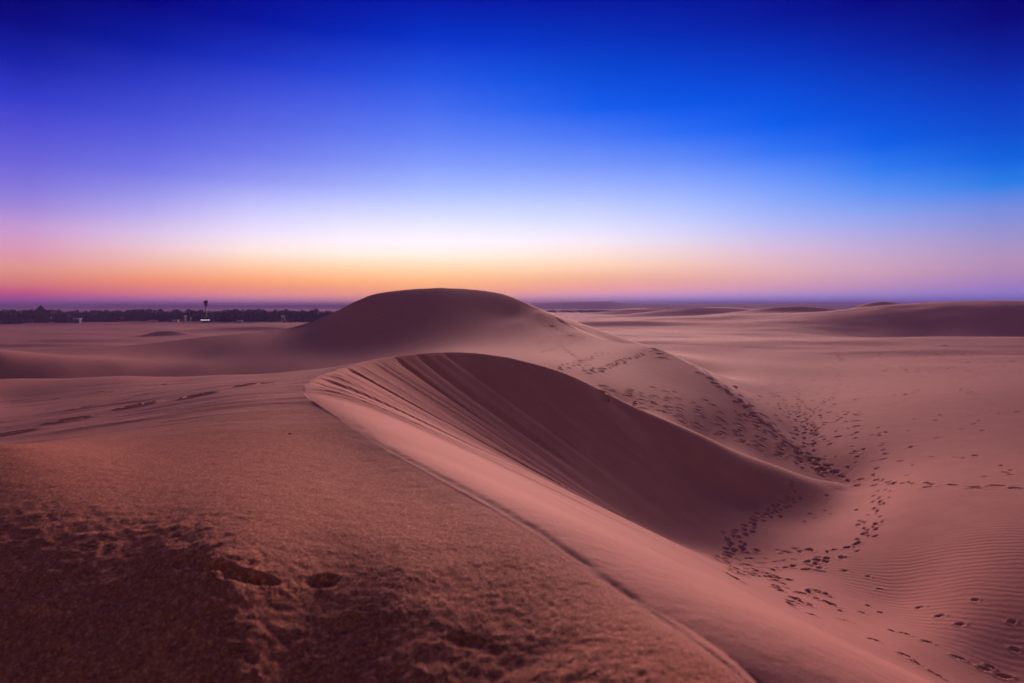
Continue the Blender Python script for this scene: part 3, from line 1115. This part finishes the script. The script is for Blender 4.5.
# ------------------------------------------------------------------ haze over the plain
hz_m = bpy.data.materials.new("haze")
hz_m.use_nodes = True
hn = hz_m.node_tree
hn.nodes.remove(hn.nodes["Principled BSDF"])
pv = hn.nodes.new("ShaderNodeVolumePrincipled")
pv.inputs["Color"].default_value = (.30, .25, .70, 1)
pv.inputs["Density"].default_value = HAZE
pv.inputs["Anisotropy"].default_value = -.2
hn.links.new(pv.outputs["Volume"], hn.nodes["Material Output"].inputs["Volume"])
bm = bmesh.new()
add_box(bm, 0, 0, 0, 9000, 9000, 1)
haze = bm_obj("haze", bm, hz_m)
haze.scale = (1, 1, 34)
haze.location = (0, 0, 0)
tag(haze, "thin violet dusk haze over the plain", kind="stuff")

# ------------------------------------------------------------------ sky and light
world = bpy.data.worlds.new("World")
scene.world = world
world.use_nodes = True
wt = world.node_tree
for n in list(wt.nodes):
    wt.nodes.remove(n)
N, L = wt.nodes.new, wt.links.new
nt = wt
out = N("ShaderNodeOutputWorld")
bg = N("ShaderNodeBackground")
L(bg.outputs[0], out.inputs[0])
tc = N("ShaderNodeTexCoord")
sep = N("ShaderNodeSeparateXYZ")
L(tc.outputs["Generated"], sep.inputs[0])
el = math_("ARCSINE", sep.outputs["Z"])
az = math_("ARCTAN2", sep.outputs["X"], sep.outputs["Y"])
EL0, EL1 = math.radians(-4), math.radians(90)
# stretch the low sky, where the colours change fastest
elf = math_("POWER", math_("DIVIDE", math_("SUBTRACT", el, EL0), EL1 - EL0, True), .5)

SKY = {
    20: [(0, (5, 5, 92)), (45, (14, 20, 142)), (90, (40, 48, 188)), (130, (80, 74, 202)), (170, (108, 96, 208)), (200, (135, 116, 206)), (230, (192, 142, 198)), (255, (208, 138, 165)), (270, (208, 142, 138)), (285, (195, 112, 130)), (295, (176, 74, 142)), (303, (150, 90, 172))],
    256: [(0, (5, 10, 135)), (45, (16, 38, 185)), (85, (62, 74, 208)), (130, (92, 102, 222)), (170, (128, 132, 232)), (200, (188, 188, 247)), (230, (236, 224, 250)), (250, (252, 230, 224)), (265, (253, 204, 168)), (280, (245, 164, 126)), (290, (224, 142, 138)), (300, (205, 140, 175)), (305, (190, 140, 190))],
    440: [(0, (8, 28, 168)), (45, (5, 58, 208)), (85, (50, 94, 228)), (120, (82, 116, 238)), (150, (112, 142, 244)), (180, (152, 176, 248)), (205, (194, 206, 252)), (225, (228, 228, 255)), (240, (252, 242, 255)), (255, (255, 237, 226)), (270, (255, 210, 170)), (285, (246, 174, 128)), (300, (215, 140, 150))],
    620: [(0, (4, 24, 152)), (45, (0, 54, 192)), (90, (0, 80, 218)), (115, (26, 90, 232)), (140, (80, 120, 238)), (170, (122, 150, 242)), (200, (178, 192, 250)), (225, (217, 217, 250)), (245, (245, 228, 232)), (265, (248, 205, 180)), (280, (228, 165, 150)), (290, (222, 150, 175)), (298, (178, 140, 200)), (305, (135, 122, 192))],
    140: [(0, (5, 8, 122)), (45, (12, 30, 165)), (85, (48, 62, 196)), (130, (78, 86, 212)), (170, (108, 112, 222)), (200, (152, 148, 228)), (230, (205, 185, 228)), (250, (228, 190, 200)), (265, (232, 175, 160)), (280, (235, 140, 118)), (290, (215, 120, 135)), (300, (178, 115, 165)), (305, (165, 115, 180))],
    700: [(0, (0, 18, 145)), (45, (0, 48, 190)), (90, (0, 78, 222)), (120, (0, 92, 236)), (135, (45, 105, 238)), (165, (108, 142, 244)), (200, (158, 180, 249)), (225, (196, 198, 245)), (245, (224, 204, 226)), (265, (234, 188, 182)), (280, (222, 164, 160)), (290, (214, 152, 180)), (298, (165, 138, 202)), (305, (130, 120, 195))],
    900: [(0, (0, 8, 118)), (45, (0, 34, 162)), (90, (0, 64, 200)), (130, (0, 84, 222)), (155, (0, 98, 234)), (170, (40, 118, 235)), (200, (110, 148, 236)), (225, (152, 162, 230)), (250, (190, 162, 204)), (270, (195, 156, 186)), (285, (182, 138, 182)), (298, (142, 124, 202)), (305, (122, 114, 195))],
    800: [(0, (0, 15, 132)), (45, (0, 44, 182)), (90, (0, 74, 212)), (130, (0, 90, 232)), (150, (40, 105, 237)), (180, (106, 145, 242)), (210, (142, 166, 242)), (230, (177, 176, 232)), (250, (206, 176, 212)), (270, (217, 171, 186)), (285, (202, 150, 180)), (298, (152, 130, 202)), (305, (125, 115, 195))],
    1004: [(0, (0, 0, 92)), (45, (0, 20, 132)), (90, (0, 48, 177)), (130, (0, 70, 197)), (160, (0, 90, 212)), (180, (10, 110, 222)), (192, (78, 126, 212)), (210, (112, 130, 212)), (235, (142, 136, 196)), (255, (162, 136, 182)), (270, (166, 130, 176)), (285, (150, 120, 190)), (300, (125, 115, 200))],
}


STOPS = np.radians([-3, .1, .55, 1.0, 1.5, 2.1, 2.8, 3.6, 4.6, 5.7, 7.0, 8.6, 10.4, 12.4, 14.6, 17, 19.5, 22.5, 25.5])


def column(px, rows):
    x = px - CX
    e = np.array([math.atan((HY - y) / math.hypot(x, F_PX)) for y, _ in rows])
    c = np.array([np.array(v) / 255.0 for _, v in rows])
    o = np.argsort(e)
    return np.stack([np.interp(STOPS, e[o], c[o][:, q]) for q in range(3)], -1)


pxs = sorted(SKY)
az_k = np.array([math.atan((p - CX) / F_PX) for p in pxs])
cols = np.array([column(p, SKY[p]) for p in pxs])
az_f = np.linspace(az_k[0] - .12, az_k[-1] + .12, 241)
fine_c = np.stack([np.stack([np.interp(az_f, az_k, cols[:, a, b]) for b in range(3)], -1) for a in range(len(STOPS))], 1)
kern = np.exp(-.5 * (np.arange(-40, 41) / 10.0) ** 2)
kern /= kern.sum()
pad = np.concatenate([np.repeat(fine_c[:1], 40, 0), fine_c, np.repeat(fine_c[-1:], 40, 0)])
fine_c = np.stack([np.stack([np.convolve(pad[:, a, b], kern, "valid") for b in range(3)], -1) for a in range(len(STOPS))], 1)


def sky_ramp(col):
    st = []
    for e, c in zip(STOPS, col):
        f = (max(0, (e - EL0) / (EL1 - EL0))) ** .5
        c = lin(tuple(v * 255 for v in c))
        if e > 0:
            # the sky as it is above the thin air layer
            T = max(.6, math.exp(-HAZE * 16 / math.sin(max(e, .004))))
            c = tuple(max(0, v - i * (1 - T)) / T for v, i in zip(c, (.17, .10, .30)))
        st.append((f, c))
    top = st[-1][1]
    st.append(((((math.radians(42)) - EL0) / (EL1 - EL0)) ** .5, tuple(SKY_TOP * (.5 * a + .5 * t) for a, t in zip(top, (.03, .03, .22)))))
    st.append((1.0, tuple(SKY_TOP * v for v in (.05, .04, .12))))
    return ramp(elf, st)


SKY_TOP = .9
pick = np.linspace(0, 240, 13).astype(int)
cur = sky_ramp(fine_c[pick[0]])
for a, c in zip(pick, pick[1:]):
    mr = N("ShaderNodeMapRange")
    mr.inputs["From Min"].default_value = az_f[a]
    mr.inputs["From Max"].default_value = az_f[c]
    L(az, mr.inputs["Value"])
    cur = mixc(mr.outputs["Result"], cur, sky_ramp(fine_c[c]))
# the rest of the dome, behind the camera: plain twilight sky
SUN_AZ, SUN_EL = math.radians(SUN_AZ_D), math.radians(SUN_EL_D)
ns = N("ShaderNodeTexSky")
ns.sky_type = "NISHITA"
ns.sun_disc = False
ns.sun_elevation = SUN_EL
ns.sun_rotation = SUN_AZ
sc_ = N("ShaderNodeVectorMath")
sc_.operation = "SCALE"
sc_.inputs["Scale"].default_value = NISHITA
L(ns.outputs[0], sc_.inputs[0])
mr = N("ShaderNodeMapRange")
mr.interpolation_type = "SMOOTHSTEP"
mr.inputs["From Min"].default_value = math.radians(42)
mr.inputs["From Max"].default_value = math.radians(110)
L(math_("ABSOLUTE", az), mr.inputs["Value"])
belt = ramp(elf, [(0.0, (.10, .06, .08)), (.22, (.14, .075, .10)), (.33, (.42, .24, .20)), (.47, (.42, .24, .22)), (.62, (.16, .10, .16)), (.85, (.06, .05, .12)), (1.0, (.05, .04, .12))])
back = mixc(BELT, sc_.outputs[0], belt)
cur = mixc(mr.outputs["Result"], cur, back)
L(cur, bg.inputs["Color"])
bg.inputs["Strength"].default_value = SKY_GAIN

sd = bpy.data.lights.new("sun", "SUN")
sd.energy = SUN_W
sd.angle = math.radians(SUN_ANGLE)
sd.color = SUN_COL
so = bpy.data.objects.new("sun", sd)
COL.objects.link(so)
dirv = Vector((math.sin(SUN_AZ) * math.cos(SUN_EL), math.cos(SUN_AZ) * math.cos(SUN_EL), math.sin(SUN_EL)))
so.rotation_euler = dirv.to_track_quat("Z", "Y").to_euler()

scene.view_settings.view_transform = "Standard"
scene.view_settings.look = "None"
scene.view_settings.exposure = EXPOSURE
scene.view_settings.gamma = 1
scene.view_settings.use_curve_mapping = False
scene.cycles.use_denoising = True
scene.cycles.max_bounces = 6
scene.cycles.diffuse_bounces = 3
scene.cycles.volume_bounces = 1
scene.cycles.caustics_reflective = False
scene.cycles.caustics_refractive = False
